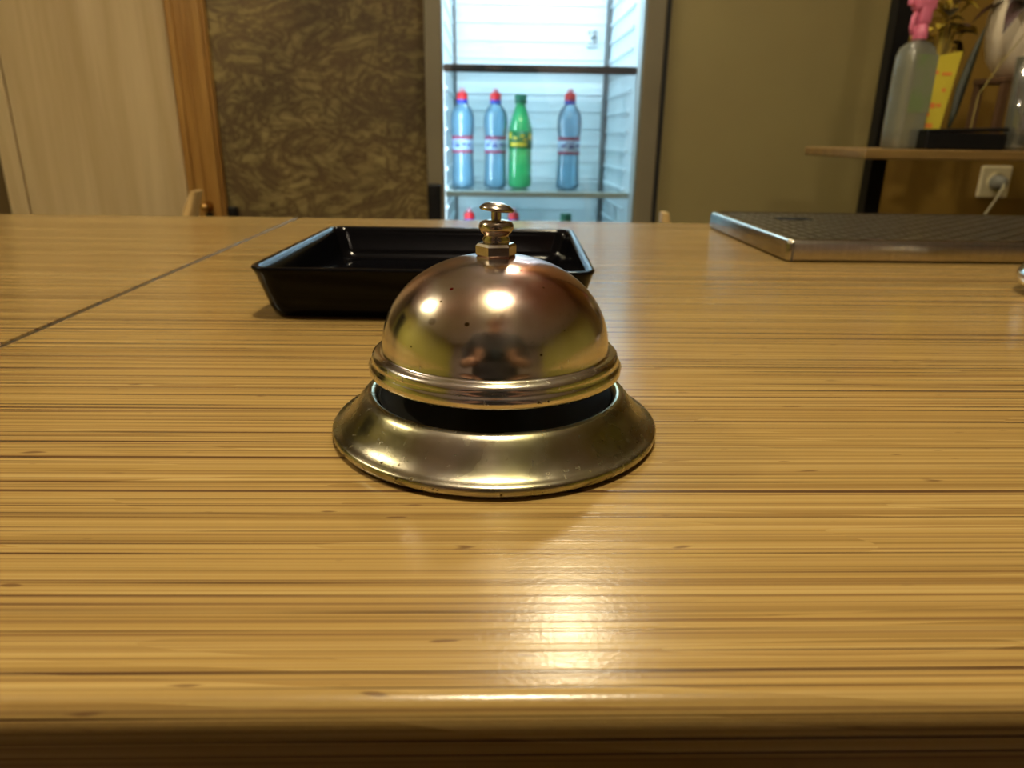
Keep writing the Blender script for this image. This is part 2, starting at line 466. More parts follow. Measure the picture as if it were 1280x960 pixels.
# ------------------------------------------------------------------ call bell
bell = thing('call_bell', 'aged shiny nickel call bell with domed gong at the front of the worktop', 'bell', (.0006, .1805, T))
prof = [(0, .0002), (.0405, .0002), (.0420, .0006), (.0426, .0014), (.0427, .0026), (.0421, .0033), (.0412, .0034),
        (.0402, .0040), (.0388, .0052), (.0372, .0071), (.0358, .0090), (.0346, .0105), (.0336, .0114), (.0326, .0118), (.0317, .0116),
        (.0311, .0108), (.0307, .0098), (.0300, .0092), (0, .0088)]
obj('base', lat(prof, 128), MT['bellbase'], bell, smooth=True)
dome = []
for i in range(0, 25):
    a = R(90 - 90 * i / 24 * .985)
    dome.append((.0291 * math.sin(a) ** .93, .0232 + .0232 * (math.cos(a) ** .97 if math.cos(a) > 0 else 0)))
outer = [(.0312, .0172), (.0322, .0170), (.0326, .0176), (.0327, .0190), (.0322, .0198), (.0318, .0202), (.0319, .0208), (.0316, .0217), (.0308, .0224), (.0298, .0226), (.0293, .0228)] + dome
inner = [(max(r - .0008, 0), z - (.0007 if z > .03 else 0)) for r, z in reversed(dome)] + [(.0285, .0224), (.0300, .0215), (.0310, .020), (.0312, .0180)]
obj('base_plate', lat([(0, .0089), (.0296, .0093), (.0305, .0100), (.0306, .0106), (.0300, .0102), (.029, .0098), (0, .0094)], 96), MT['bellshadow'], bell, smooth=True, label='dull plate inside the base, coloured dark for the shade under the gong')
obj('gong', lat(outer + inner, 128, close=True), MT['bell'], bell, smooth=True, label='shiny domed gong with pitted rim, tarnished reddish near the top')
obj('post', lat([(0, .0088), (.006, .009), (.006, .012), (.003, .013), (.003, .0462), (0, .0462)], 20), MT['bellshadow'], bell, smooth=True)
obj('clapper', bx((-.020, -.002, .0135), (.004, .002, .0155), .0006), MT['bellshadow'], bell)
hx = bmesh.new()
lathe(hx, [(0, .0460), (.0046, .0460), (.0051, .0465), (.0051, .0486), (.0046, .0492), (.0036, .0494), (0, .0494)], 6)
nt = obj('hex_nut', hx, MT['nickel'], bell); nt.rotation_euler = (0, 0, R(8))
obj('collar', lat([(0, .0488), (.0031, .0490), (.0034, .0496), (.0034, .0503), (.0030, .0509), (.0032, .0514), (.0039, .0520), (.0043, .0528),
                   (.0043, .0536), (.0039, .0543), (.0030, .0548), (.0016, .0550), (0, .0550)], 40), MT['nickel'], bell, smooth=True)
pl = bmesh.new()
lathe(pl, [(0, .053), (.00122, .053), (.00122, .0576), (0, .0576)], 20)
ps = obj('plunger', pl, MT['nickel'], bell, autos=40)
bt = obj('button', lat([(0, -.0002), (.0014, -.0002), (.0030, -.0003), (.0041, -.0006), (.0043, -.0003), (.0040, .0002), (.0030, .0009), (.0018, .0013), (0, .0015)], 40), MT['nickel'], bell, smooth=True)
bt.location = (.0001, 0, .0577); bt.rotation_euler = (0, R(6), 0)

# ------------------------------------------------------------------ black ceramic dish
def dish():
    L = []
    for h, z, r in ((.0600, .0008, .008), (.0630, .0001, .009), (.0655, .0012, .010), (.0668, .0045, .010), (.0690, .0130, .010), (.0708, .0195, .010), (.0716, .0212, .0095),
                    (.0712, .0221, .009), (.0698, .0223, .008), (.0684, .0216, .007), (.0672, .0185, .007), (.0650, .0100, .007), (.0628, .0055, .008), (.0590, .0042, .009), (.02, .0040, .008)):
        L.append([(x, y, z) for x, y in rrect(h, h * .99, r, 8)])
    return loft(L)
ds = obj('ceramic_dish', dish(), MT['ceramic'], smooth=True, loc=(-.0272, .3615, T))
ds.rotation_euler = (0, 0, R(-2.0))
tag(ds, 'square glossy black ceramic dish behind the call bell', 'dish')

# ------------------------------------------------------------------ steel drip tray
dt = thing('drip_tray', 'flat rectangular stainless steel drip tray with perforated top at the right', 'drip tray', (.185, .452, T))
W_, D_, H_ = .56, .175, .0142
bm = bmesh.new()
L = [[(x + W_ / 2, y + D_ / 2, z) for x, y in rrect(W_ / 2 - i, D_ / 2 - i, .004, 4)] for i, z in ((.0015, .0003), (.0002, .0015), (0, .004), (0, .0112), (.0004, .0126), (.0013, .0137), (.0026, H_), (.0055, H_), (.0058, H_ - .0012), (.006, .004))]
obj('pan', loft(L), MT['steel'], dt, autos=40)
obj('seam', bx((.0030, -.00035, .0005), (.0040, .0003, H_ - .001)), MT['gapdark'], dt)
bm = bmesh.new()
nx, ny = 64, 22
cw, ch = (W_ - .012) / nx, (D_ - .012) / ny
z1, z0 = H_ - .0007, H_ - .0018
for i in range(nx):
    for j in range(ny):
        x0, y0 = .006 + i * cw, .006 + j * ch
        A = [bm.verts.new(p) for p in ((x0, y0, z1), (x0 + cw, y0, z1), (x0 + cw, y0 + ch, z1), (x0, y0 + ch, z1))]
        ix, iy = (.16, .22) if (i + j) % 2 else (.3, .3)
        q = lambda z: [bm.verts.new((x0 + cw * u, y0 + ch * v, z)) for u, v in ((ix, iy), (1 - ix, iy), (1 - ix, 1 - iy), (ix, 1 - iy))]
        B, Cc = q(z1 + (.0003 if (i + j) % 2 else 0)), q(z0)
        for k in range(4):
            kk = (k + 1) % 4
            bm.faces.new((A[k], A[kk], B[kk], B[k])); bm.faces.new((B[k], B[kk], Cc[kk], Cc[k]))
gr = obj('grate', bm, MT['grate'], dt); gr['kind'] = 'stuff'; gr['label'] = 'perforated steel grate'
obj('drain_bed', bx((.006, .006, .003), (W_ - .006, D_ - .006, .0045)), MT['drain'], dt)
obj('finger_slot', bx((.040, .118, H_ - .002), (.066, .134, H_ - .0002), .0004), MT['drain'], dt, label='dark finger slot')

# ------------------------------------------------------------------ polished round dish at the right edge
sd = obj('steel_saucer', lat([(0, .0005), (.026, .0005), (.030, .0015), (.0345, .0045), (.0365, .0085), (.0362, .0110), (.034, .0145), (.028, .0185), (.018, .0215), (.008, .0228), (0, .0230)], 64), MT['chrome'], smooth=True, loc=(.3055, .3510, T))
tag(sd, 'rounded polished steel cover cut off by the right edge beside the drip tray', 'cover')

# ------------------------------------------------------------------ fridge
FX0, FX1, FY = -.156, .378, 1.75
fr = thing('display_fridge', 'lit upright display fridge with grey frame holding bottles', 'fridge', (0, 0, 0))
HT = 1.98
bm = bmesh.new()
box(bm, (FX0, 1.80, .02), (-.124, 2.33, HT)); box(bm, (.346, 1.80, .02), (FX1, 2.33, HT))
box(bm, (FX0, 1.80, 1.90), (FX1, 2.33, HT)); box(bm, (FX0, 1.80, .02), (FX1, 2.33, .16)); box(bm, (FX0, 2.29, .02), (FX1, 2.33, HT))
obj('cabinet', bm, MT['fgrey'], fr)
bm = bmesh.new()
box(bm, (-.124, 1.79, .16), (-.118, 2.27, 1.90)); box(bm, (.3280, 1.79, .16), (.346, 2.27, 1.90))
box(bm, (-.118, 1.80, 1.88), (.340, 2.27, 1.90)); box(bm, (-.118, 1.80, .15), (.340, 2.27, .17))
ln = obj('liner', bm, MT['fwhite'], fr)
bp = obj('back_panel', bx((-.124, 2.255, .16), (.346, 2.29, 1.90)), MT['fback'], fr)
z = .2
ribs = []
while z < 1.86:
    for nm, a, b in (('side_rib', (.3235, 1.86, z), (.329, 2.23, z + .006)), ('side_rib', (-.119, 1.86, z), (-.1145, 2.23, z + .006)), ('back_rib', (-.105, 2.2525, z + .01), (.312, 2.2565, z + .013))):
        obj(nm, bx(a, b), MT['fwhite'], ln if nm == 'side_rib' else bp)
    z += .0465
for x in (-.112, .3185):
    obj('rail', bx((x - .0035, 2.225, .17), (x + .0035, 2.255, 1.87)), MT['frail'], fr)
def fshelf(z, dark):
    s_ = obj('shelf', bx((-.112, 1.805, z - .006), (.322, 2.222, z)), MT['shelfglass'] if not dark else MT['shelfglass'], fr)
    obj('shelf_front', bx((-.1165, 1.790, z - .012), (.327 if dark else .326, 1.806, z + (.005 if dark else .002)), .002), MT['dark'] if dark else MT['shelfplastic'], s_,
        label='black shelf edge' if dark else 'pale plastic shelf edge')
fshelf(1.268, True); fshelf(.9905, False); fshelf(.70, False); fshelf(.42, False)
# door: frame, pane, handle
dr = obj('door', None or (lambda b: (box(b, (FX0, FY, .10), (-.1165, 1.785, HT), .004), box(b, (.334, FY, .10), (FX1, 1.785, HT), .004),
      box(b, (-.12, FY, 1.90), (.34, 1.785, HT), .004), box(b, (-.12, FY, .10), (.34, 1.785, .18), .004), b)[-1])(bmesh.new()), MT['fgrey'], fr)
obj('pane', bx((-.1165, 1.764, .18), (.334, 1.768, 1.90)), MT['glass'], dr)
obj('inner_bead', bx((.3305, 1.770, .18), (.3365, 1.786, 1.90)), MT['fwhite'], dr)
obj('handle', bx((-.1545, 1.728, .90), (-.1235, 1.752, 1.012), .005), MT['dark'], dr, label='black handle block')
obj('gasket', bx((-.1560, 1.785, .12), (.378, 1.80, .16)), MT['fgap'], fr)
obj('gap_shade_strip', bx((.3785, 1.765, .10), (.3905, 1.80, HT)), MT['fgap'], fr, label='black strip standing for the shaded gap between the fridge and the partition')  # black box put into the niche gap in place of its shade
obj('lamp_tube', lat([(0, 0), (.012, 0), (.012, .38), (0, .38)], 16, mt=Matrix.Translation((-.085, 1.86, 1.86)) @ Euler((0, R(90), 0)).to_matrix().to_4x4()), MT['tube'], fr)
# small dark plate high on the back panel
pm = obj('thermostat_mark', bx((.262, 2.2475, 1.362), (.2935, 2.2515, 1.408), .001), MT['fwhite'], fr)
bm = bmesh.new()
for x0, x1, za, zb in ((.267, .272, 1.392, 1.402), (.267, .274, 1.366, 1.372), (.272, .279, 1.380, 1.386), (.278, .283, 1.366, 1.404), (.286, .290, 1.366, 1.404), (.281, .288, 1.382, 1.388)):
    box(bm, (x0, 2.2462, za), (x1, 2.2478, zb))
obj('mark_print', bm, MT['frail'], pm)
li = bpy.data.lights.new('fridge_light', 'AREA'); li.shape = 'RECTANGLE'; li.size = .40; li.size_y = .06; li.energy = P_FRIDGE; li.color = (.66, .85, 1.0)
lo = bpy.data.objects.new('fridge_light', li); COL.objects.link(lo); lo.location = (.105, 1.86, 1.84); lo.rotation_euler = (R(12), 0, 0); lo.parent = fr
obj('fill_strip', bx((-.1172, 1.7905, .20), (-.1160, 1.7985, 1.26)), MT['tube'], fr)  # added glowing strip, goes with the side fill below
li = bpy.data.lights.new('fridge_side_fill', 'AREA'); li.shape = 'RECTANGLE'; li.size = .012; li.size_y = 1.0; li.energy = 2.2; li.color = (.66, .85, 1.0)  # added light that fills the lower fridge compartments
lo = bpy.data.objects.new('fridge_side_fill', li); COL.objects.link(lo); lo.location = (-.108, 1.80, .75); lo.rotation_euler = (R(90), 0, R(-30)); lo.parent = fr

# ------------------------------------------------------------------ bottles
SH1, SH2 = .9905, .70
def water_bottle(loc, label, rot):
    t = thing('water_bottle', label, 'bottle', loc, rot, 'blue water bottles in the fridge')
    obj('body', lat([(0, .003), (.018, .001), (.027, .003), (.0295, .012), (.0285, .03), (.0275, .06), (.0268, .085), (.0268, .125), (.0290, .135), (.0302, .152), (.0300, .168), (.0280, .181), (.0225, .192), (.0145, .200), (.0125, .204), (.0125, .207), (0, .207)], 32), MT['water'], t, smooth=True)
    lb = obj('label', lat([(.0274, .087), (.0276, .087), (.0276, .127), (.0274, .127)], 32), MT['lblwhite'], t, smooth=True)
    obj('label_band', lat([(.0277, .119), (.0279, .119), (.0279, .127), (.0277, .127)], 32), MT['lblred'], lb, smooth=True)
    obj('label_band', lat([(.0277, .086), (.0279, .086), (.0279, .093), (.0277, .093)], 32), MT['lblred'], lb, smooth=True)
    bm = bmesh.new()
    for k, (a, zz, wd, hh) in enumerate(((-.9, .103, .5, .007), (-.2, .1, .5, .009), (.45, .104, .4, .006), (1.0, .102, .3, .007), (-.5, .112, .8, .003))):
        for u in range(4):
            a0, a1 = a - math.pi / 2 + wd * u / 4, a - math.pi / 2 + wd * (u + 1) / 4
            q = [bm.verts.new((.0281 * math.cos(p), .0281 * math.sin(p), z_)) for p, z_ in ((a0, zz), (a1, zz), (a1, zz + hh), (a0, zz + hh))]
            bm.faces.new(q)
    obj('label_print', bm, MT['lblblue'], lb)
    obj('collar', lat([(0, .203), (.0135, .203), (.0140, .205), (.0138, .212), (0, .212)], 24), MT['capblue'], t, smooth=False)
    obj('cap', lat([(0, .2115), (.0135, .2115), (.0140, .214), (.0138, .224), (.0120, .2285), (0, .229)], 24), MT['capred'], t, autos=50)
    obj('spout', lat([(0, .2285), (.0075, .2285), (.0070, .236), (.005, .239), (0, .239)], 20), MT['spout'], t, smooth=True)
    return t
def soda_bottle(loc, label):
    t = thing('soda_bottle', label, 'bottle', loc, 0, 'green soda bottles in the fridge')
    obj('body', lat([(0, .003), (.018, .001), (.027, .004), (.0300, .014), (.0298, .05), (.0290, .085), (.0290, .125), (.0300, .135), (.0285, .150), (.0235, .168), (.0180, .184), (.0135, .197), (.0118, .203), (.0118, .207), (0, .207)], 32), MT['soda'], t, smooth=True)
    lb = obj('label', lat([(.0302, .098), (.0304, .098), (.0304, .140), (.0302, .140)], 32), MT['lblgreen'], t, smooth=True)
    bm = bmesh.new()
    for a, zz, wd, hh in ((-.95, .104, 1.5, .009), (-1.2, .122, .35, .014), (-.6, .120, .3, .006), (.0, .126, .3, .006), (.75, .120, .4, .015), (.2, .117, .35, .004)):
        for u in range(5):
            a0, a1 = a - math.pi / 2 + wd * u / 5, a - math.pi / 2 + wd * (u + 1) / 5
            q = [bm.verts.new((.0307 * math.cos(p), .0307 * math.sin(p), z_)) for p, z_ in ((a0, zz), (a1, zz), (a1, zz + hh), (a0, zz + hh))]
            bm.faces.new(q)
    obj('label_print', bm, MT['lblyellow'], lb)
    obj('cap', lat([(0, .205), (.0145, .205), (.0150, .207), (.0150, .224), (.0135, .2265), (0, .2265)], 24), MT['capgreen'], t, autos=50)
    return t
def dup(o, loc, rot, label):
    r = o.copy(); COL.objects.link(r); r.location = loc; r.rotation_euler = (0, 0, rot); r['label'] = label
    for c in list(o.children):
        k = c.copy(); COL.objects.link(k); k.parent = r
        for g in c.children:
            d = g.copy(); COL.objects.link(d); d.parent = k
    return r
BY = 1.93
w0 = water_bottle((-.0800, BY, SH1), 'blue water bottle with red cap, leftmost on the fridge shelf in view', -.5)
dup(w0, (.0032, BY, SH1), -.1, 'blue water bottle with red cap directly left of the green bottle')
dup(w0, (.1870, BY - .03, SH1), .1, 'blue water bottle with red cap standing alone right of the green bottle')
s0 = soda_bottle((.0660, BY, SH1), 'bright green bottle with yellow and green label on the fridge shelf')
dup(w0, (-.0640, BY, SH2), .3, 'red bottle cap peeking over the counter, left of the bell button')
dup(w0, (.0520, BY, SH2), 0, 'red bottle cap peeking over the counter just right of the bell button')
dup(s0, (.1895, BY, SH2 + .001), 0, 'dark green bottle cap peeking over the counter at the fridge bottom')

# ------------------------------------------------------------------ stools behind the counter
def stool(loc, lean, rotz, label):
    t = thing('bar_stool', label, 'stool', loc, rotz, 'light wooden bar stools behind the counter')
    L = [[(x, y, z) for x, y in rrect(h, h, .05, 6)] for h, z in ((.150, .70), (.165, .705), (.168, .718), (.160, .732), (.12, .734))]
    obj('seat', loft(L), MT['stool'], t, autos=40)
    for sx in (-1, 1):
        for sy in (-1, 1):
            obj('leg', tb([(sx * .19, sy * .17, 0), (sx * .13, sy * .13, .702)], [.013, .017], 10), MT['stool'], t, smooth=True)
    for sy in (-1, 1):
        obj('footrest', tb([(-.172, sy * .157, .24), (.172, sy * .157, .24)], .010, 8), MT['stool'], t, smooth=True)
    tip = 1.030 - loc[2] if lean else 1.004
    n = 14; L = []
    for i in range(n + 1):
        u = i / n; z = .69 + (tip - .69) * u
        x = .135 - (.035 * u) + lean * u ** 3
        k = .0078 if u < .93 else .0078 * math.sqrt(max(0, 1 - ((u - .93) / .08) ** 2)) + .001
        L.append([(x + k * a, .022 * b * (1 if u < .9 else .8), z) for a, b in ((-1, -.8), (-.6, -1), (.6, -1), (1, -.8), (1, .8), (.6, 1), (-.6, 1), (-1, .8))])
    obj('backrest', loft(L), MT['stool'], t, autos=50)
    return t
stool((-.645, 1.22, 0), .062, 0, 'light wooden stool, curved backrest tip rising beside the door frame')
stool((.184, 1.22, 0), 0.0, 0, 'light wooden stool, small backrest tip right of the fridge')

# ------------------------------------------------------------------ shelving unit on the right
su = thing('wall_shelf', 'brown wooden shelf fixed to a black upright post on the right', 'shelf', (0, 0, 0))
obj('post', bx((.742, 1.462, 0), (.772, 1.492, 2.6)), MT['dark'], su, label='black upright post')
obj('post', bx((1.62, 1.462, 0), (1.65, 1.492, 2.6)), MT['dark'], su, label='black upright post')
obj('shelf_board', bx((.605, 1.22, 1.0925), (1.70, 1.4625, 1.1085), .003), MT['shelfwood'], su)
SZ = 1.1085
# trigger bottle with pink head
sp = thing('spray_bottle', 'clear plastic bottle with pink trigger head at the left end of the shelf', 'bottle', (.704, 1.30, SZ), R(10))
sp.scale = (.70, .80, 1.0)
obj('body', loft([[(x, y, z) for x, y in rrect(hx_, hx_ * .75, rr, 6)] for hx_, z, rr in ((.034, .0, .012), (.0385, .004, .014), (.0395, .03, .014), (.0390, .12, .014), (.0385, .146, .015), (.034, .159, .014), (.024, .167, .013), (.0135, .170, .0095), (.0125, .176, .0085))]), MT['pet'], sp, autos=50)
lbm = bmesh.new(); box(lbm, (-.024, -.0306, .058), (.034, -.0298, .148), .0003)
obj('label', lbm, MT['petlabel'], sp, label='greenish paper label')
obj('collar', lat([(0, .172), (.0150, .172), (.0160, .175), (.0150, .192), (.010, .196), (0, .196)], 24), MT['pink'], sp, autos=50)
bm = bmesh.new()
box(bm, (-.014, -.012, .194), (.016, .012, .222), .005); box(bm, (-.030, -.011, .214), (.026, .011, .240), .006); box(bm, (-.042, -.007, .221), (-.028, .007, .235), .003)
obj('trigger_head', bm, MT['pink'], sp, autos=50)
obj('trigger', tb([(-.016, 0, .218), (-.024, 0, .204), (-.026, 0, .190), (-.022, 0, .178)], [.005, .006, .005, .004], 8), MT['pink'], sp, smooth=True)
# yellow card
cd = thing('yellow_card', 'yellow printed card leaning beside the clear spray bottle', 'card', (.7725, 1.325, SZ), R(-6))
cm = Matrix.Rotation(R(-14), 4, 'X')
bm = bmesh.new()
front = [(-.020, .0), (.006, .0), (.042, .168), (-.018, .155)]
vs = [bm.verts.new((x, y, z)) for y in (0, .0012) for x, z in front]
bm.faces.new(vs[:4]); bm.faces.new(vs[4:][::-1])
for i in range(4):
    j = (i + 1) % 4; bm.faces.new((vs[i], vs[j], vs[j + 4], vs[i + 4]))
bmesh.ops.transform(bm, matrix=cm, verts=bm.verts)
obj('sheet', bm, MT['card'], cd)
bm = bmesh.new()
for x0, x1, za, zb in ((-.012, .004, .128, .134), (-.014, -.004, .108, .116), (-.015, -.007, .094, .102), (.012, .018, .098, .104), (-.014, .002, .070, .079), (-.013, -.006, .056, .062), (-.013, .0, .036, .044), (-.012, -.005, .020, .026), (.010, .026, .126, .131), (.004, .012, .072, .078)):
    box(bm, (x0, -.0006, za), (x1, .0, zb))
bmesh.ops.transform(bm, matrix=cm, verts=bm.verts)
obj('print', bm, MT['cardred'], cd)
# black flat boxes
b1 = thing('black_case', 'flat black case lying on the shelf in front of the yellow card', 'case', (.786, 1.275, SZ), R(-3))
obj('tray', bx((-.066, -.030, 0), (.066, .030, .027), .003), MT['dark'], b1)
obj('lid', bx((-.067, -.031, .0275), (.067, .031, .034), .003, rot=(0, R(-2), 0)), MT['dark'], b1)
b2 = thing('black_case', 'second dark case with raised lid at the right end of the shelf', 'case', (.915, 1.33, SZ), R(4))
obj('tray', bx((-.050, -.035, 0), (.06, .035, .026), .003), MT['dark'], b2)
obj('lid', bx((-.051, -.036, .027), (.061, .036, .033), .003, rot=(0, R(-8), 0), piv=(.06, 0, .03)), MT['dark'], b2)
# glass tumbler
gl = obj('drinking_glass', lat([(0, .001), (.018, .001), (.020, .006), (.026, .145), (.0248, .145), (.0190, .010), (0, .008)], 32), clear_mat('tumbler_glass', (.95, .95, .88), (.7, .7, .6), .25, .5, .04), smooth=True, loc=(.8800, 1.262, SZ))
tag(gl, 'tall clear drinking glass in front of the cream pot', 'glass')
# pot on a stand, with plant
st = thing('plant_stand', 'dark wooden stand under the cream plant pot', 'stand', (.945, 1.385, SZ))
obj('stand_top', bx((-.055, -.045, .112), (.055, .045, .122), .002), MT['standwood'], st)
for sx in (-1, 1):
    for sy in (-1, 1):
        obj('leg', bx((sx * .047 - .006, sy * .037 - .006, 0), (sx * .047 + .006, sy * .037 + .006, .1125)), MT['standwood'], st)
pp = thing('potted_plant', 'cream rounded pot with dark leaves on the stand at upper right', 'plant', (.945, 1.385, SZ + .1222))
obj('pot', lat([(0, 0), (.030, 0), (.040, .004), (.058, .03), (.067, .065), (.068, .10), (.064, .128), (.060, .134), (.056, .132), (.060, .10), (.055, .06), (0, .05)], 48), MT['pot'], pp, smooth=True)
obj('soil', lat([(0, .118), (.050, .118), (.058, .112), (0, .11)], 24), MT['soil'], pp)
def leaf(bm, p, d, ln_, wd, droop, seg=7):
    p = Vector(p); d = Vector(d).normalized(); side = d.cross(Vector((0, 0, 1))).normalized()
    prev = None
    for i in range(seg + 1):
        u = i / seg
        c = p + d * ln_ * u + Vector((0, 0, -droop * u * u))
        wv = wd * math.sin(math.pi * min(.08 + u * .92, 1)) + .0006
        row = [bm.verts.new(c - side * wv + Vector((0, 0, wv * .3))), bm.verts.new(c), bm.verts.new(c + side * wv + Vector((0, 0, wv * .3)))]
        if prev:
            for k in range(2): bm.faces.new((prev[k], prev[k + 1], row[k + 1], row[k]))
        prev = row
rnd = random.Random(3)
for k in range(16):
    a = rnd.uniform(0, 6.28) if k > 5 else rnd.uniform(2.6, 3.9)
    h = rnd.uniform(.13, .22)
    bm = bmesh.new(); leaf(bm, (.02 * math.cos(a), .02 * math.sin(a), h - .02), (math.cos(a), math.sin(a), rnd.uniform(.1, .7)), rnd.uniform(.07, .12), rnd.uniform(.012, .024), rnd.uniform(.03, .08))
    tube(bm, [(0, 0, .11), (.02 * math.cos(a), .02 * math.sin(a), h - .02)], .0015, 5)
    o = obj('leaf', bm, MT['leaf'], pp, smooth=True)
# dried arrangement with yellow foliage behind the spray bottle
vz = thing('dried_bouquet', 'yellow dried foliage in a slim vase behind the yellow card', 'plant', (.826, 1.432, SZ))
obj('vase', lat([(0, 0), (.018, 0), (.020, .01), (.016, .07), (.010, .10), (.012, .115), (.009, .112), (.006, .09), (0, .02)], 24), MT['standwood'], vz, smooth=True)
for k in range(34):
    a = rnd.uniform(0, 6.28); h = rnd.uniform(.15, .27); rr = rnd.uniform(.0, .032)
    q = Vector((rr * math.cos(a) - .006, rr * .5 * math.sin(a), h))
    bm = bmesh.new(); leaf(bm, q, (math.cos(a), math.sin(a) * .6, rnd.uniform(-.2, .8)), rnd.uniform(.03, .055), rnd.uniform(.008, .014), rnd.uniform(.0, .03), 5)
    tube(bm, [(0, 0, .10), (q.x * .5, q.y * .5, h * .6), q], .0009, 4)
    obj('leaf', bm, MT['yleaf'] if k % 4 else MT['leaf'], vz, smooth=True)
# long dark blade leaf leaning right of the card, thin twigs over the pot
bl = obj('blade_leaf', (lambda b: (tube(b, [(.783, 1.300, SZ + .036), (.793, 1.31, SZ + .06), (.806, 1.325, SZ + .10), (.826, 1.34, SZ + .155), (.84, 1.345, SZ + .20)], [.003, .006, .0085, .006, .001], 6), b)[-1])(bmesh.new()), MT['gleaf'], smooth=True)
tag(bl, 'long dark blade leaf leaning against the right edge of the yellow card', 'leaf')
for lb_, pts in (('thin pale twig crossing in front of the cream pot to the upper right', [(.835, 1.318, SZ + .09), (.862, 1.318, SZ + .14), (.90, 1.315, SZ + .20), (.93, 1.31, SZ + .25)]),
                 ('thin pale twig rising from the drinking glass past the cream pot', [(.880, 1.262, SZ + .01), (.884, 1.27, SZ + .10), (.898, 1.275, SZ + .18), (.905, 1.28, SZ + .25)])):
    pass
    t_ = obj('twig', tb(pts if 'glass' in lb_ else [(.806, 1.275, SZ + .034)] + pts, .0009, 5), MT['twig'], smooth=True)
    tag(t_, lb_, 'twig')
# socket with plug and cord
sk = thing('wall_socket', 'cream wall socket with a plug below the brown shelf', 'socket', (1.187, 1.75, 1.031))
obj('plate', bx((-.037, -.010, -.037), (.037, 0, .037), .005), MT['socket'], sk)
obj('well', lat([(.016, 0), (.0215, 0), (.0215, .004), (.020, .004), (.0195, .001), (.016, .001)], 32, mt=Matrix.Translation((.002, -.010, 0)) @ Euler((R(90), 0, 0)).to_matrix().to_4x4()), MT['socket'], sk)
pgb = bmesh.new(); lathe(pgb, [(0, 0), (.016, 0), (.017, .012), (.013, .030), (.008, .036), (0, .037)], 24, mt=Matrix.Translation((-.002, -.010, 0)) @ Euler((R(90), 0, 0)).to_matrix().to_4x4())
pg = thing('plug', 'grey plug with pale cord hanging from the wall socket', 'plug', (1.187, 1.75, 1.031))
obj('plug_body', pgb, mat('grey_plug', (.25, .25, .22), .5), pg, smooth=True)
obj('cord', tb([(-.002, -.045, -.002), (-.008, -.052, -.012), (-.018, -.050, -.040), (-.034, -.046, -.075), (-.052, -.04, -.13), (-.06, -.03, -.25), (-.06, -.02, -.6), (-.06, -.02, -1.029)], .003, 6), MT['cord'], pg, smooth=True)

# ------------------------------------------------------------------ lamps
def downlight(label, x, y, power, rad=.05, spot=None):
    t = thing('ceiling_lamp', label, 'lamp', (x, y, 2.6), 0, 'warm ceiling lamps')
    t.location.z = 2.6 - .15
    obj('cord', tb([(0, 0, .004), (0, 0, .15)], .004, 8), MT['dark'], t, smooth=True)
    obj('canopy', lat([(0, .135), (.03, .137), (.035, .150), (0, .150)], 24), MT['chrome'], t, smooth=True)
    obj('reflector', lat([(0, .006), (.060, .004), (.068, 0), (.060, -.001), (0, 0)], 32), MT['chrome'], t, smooth=True)
    l = bpy.data.lights.new('ceiling_fill_light', 'AREA'); l.shape = 'DISK'; l.size = .11; l.energy = power * .55; l.color = WARM  # added upward light, brightens the ceiling mirrored in the gong
    o = bpy.data.objects.new('ceiling_fill_light', l); COL.objects.link(o); o.location = (0, 0, .012); o.rotation_euler = (R(180), 0, 0); o.parent = t
    obj('rim', lat([(.062, 0), (.078, 0), (.080, -.008), (.070, -.018), (.062, -.014)], 32, close=True), MT['chrome'], t, smooth=True)
    obj('bulb', lat([(0, -.001), (.055, -.001), (.055, -.008), (.045, -.022), (.025, -.032), (0, -.035)], 32), MT['bulb'], t, smooth=True)
    l = bpy.data.lights.new('lamp_light', 'AREA'); l.shape = 'DISK'; l.size = rad * 2; l.energy = power; l.color = WARM
    o = bpy.data.objects.new('lamp_light', l); COL.objects.link(o); o.location = (0, 0, -.045); o.parent = t
    return t
downlight('ceiling lamp right above the call bell', .05, .10, P_OVER)
downlight('ceiling lamp to the left above the bar', -1.55, .62, P_LEFT)
downlight('ceiling lamp ahead of the bell, over the bartender side', .215, 1.60, P_FWD)
downlight('added unseen fill lamp over the guest area behind the person', 0.0, -1.8, P_ROOM_FILL)  # added lamp, general fill for the walls mirrored in the gong

# ------------------------------------------------------------------ the photographer and the compact camera (seen mirrored in the bell)
MT['skin'] = simple_noise_mat('skin', (.62, .33, .22), (.55, .27, .18), 30, .5)
MT['shirt'] = simple_noise_mat('dark_shirt', (.055, .042, .055), (.035, .028, .038), 20, .8)
MT['jeans'] = mat('dark_trousers', (.03, .03, .045), .8)
MT['hair'] = mat('dark_brown_hair', (.03, .018, .01), .6)
def skinned(name, verts, edges, rads, m, parent, sub=2, root=0):
    me = bpy.data.meshes.new(name); me.from_pydata(verts, edges, [])
    o = bpy.data.objects.new(name, me); COL.objects.link(o); o.parent = parent
    me.materials.append(m)
    md = o.modifiers.new('skin', 'SKIN'); md.use_smooth_shade = True
    if not me.skin_vertices: me.skin_vertices.new()
    for i, v in enumerate(me.skin_vertices[0].data):
        rr = rads[i]; v.radius = rr if isinstance(rr, tuple) else (rr, rr); v.use_root = (i == root)
    sb = o.modifiers.new('sub', 'SUBSURF'); sb.levels = sub; sb.render_levels = sub
    return o
cp = thing('compact_camera', 'black compact camera held by the person in front of the bell', 'camera', (0, -.034, 1.122), 0)
obj('body', bx((-.050, -.013, -.029), (.050, .011, .030), .005), MT['dark'], cp)
obj('lens_barrel', lat([(0, 0), (.024, 0), (.024, .010), (.020, .012), (.019, .016), (0, .014)], 32, mt=Matrix.Translation((0, .010, .003)) @ Euler((R(-90), 0, 0)).to_matrix().to_4x4()), MT['dark'], cp, autos=40)
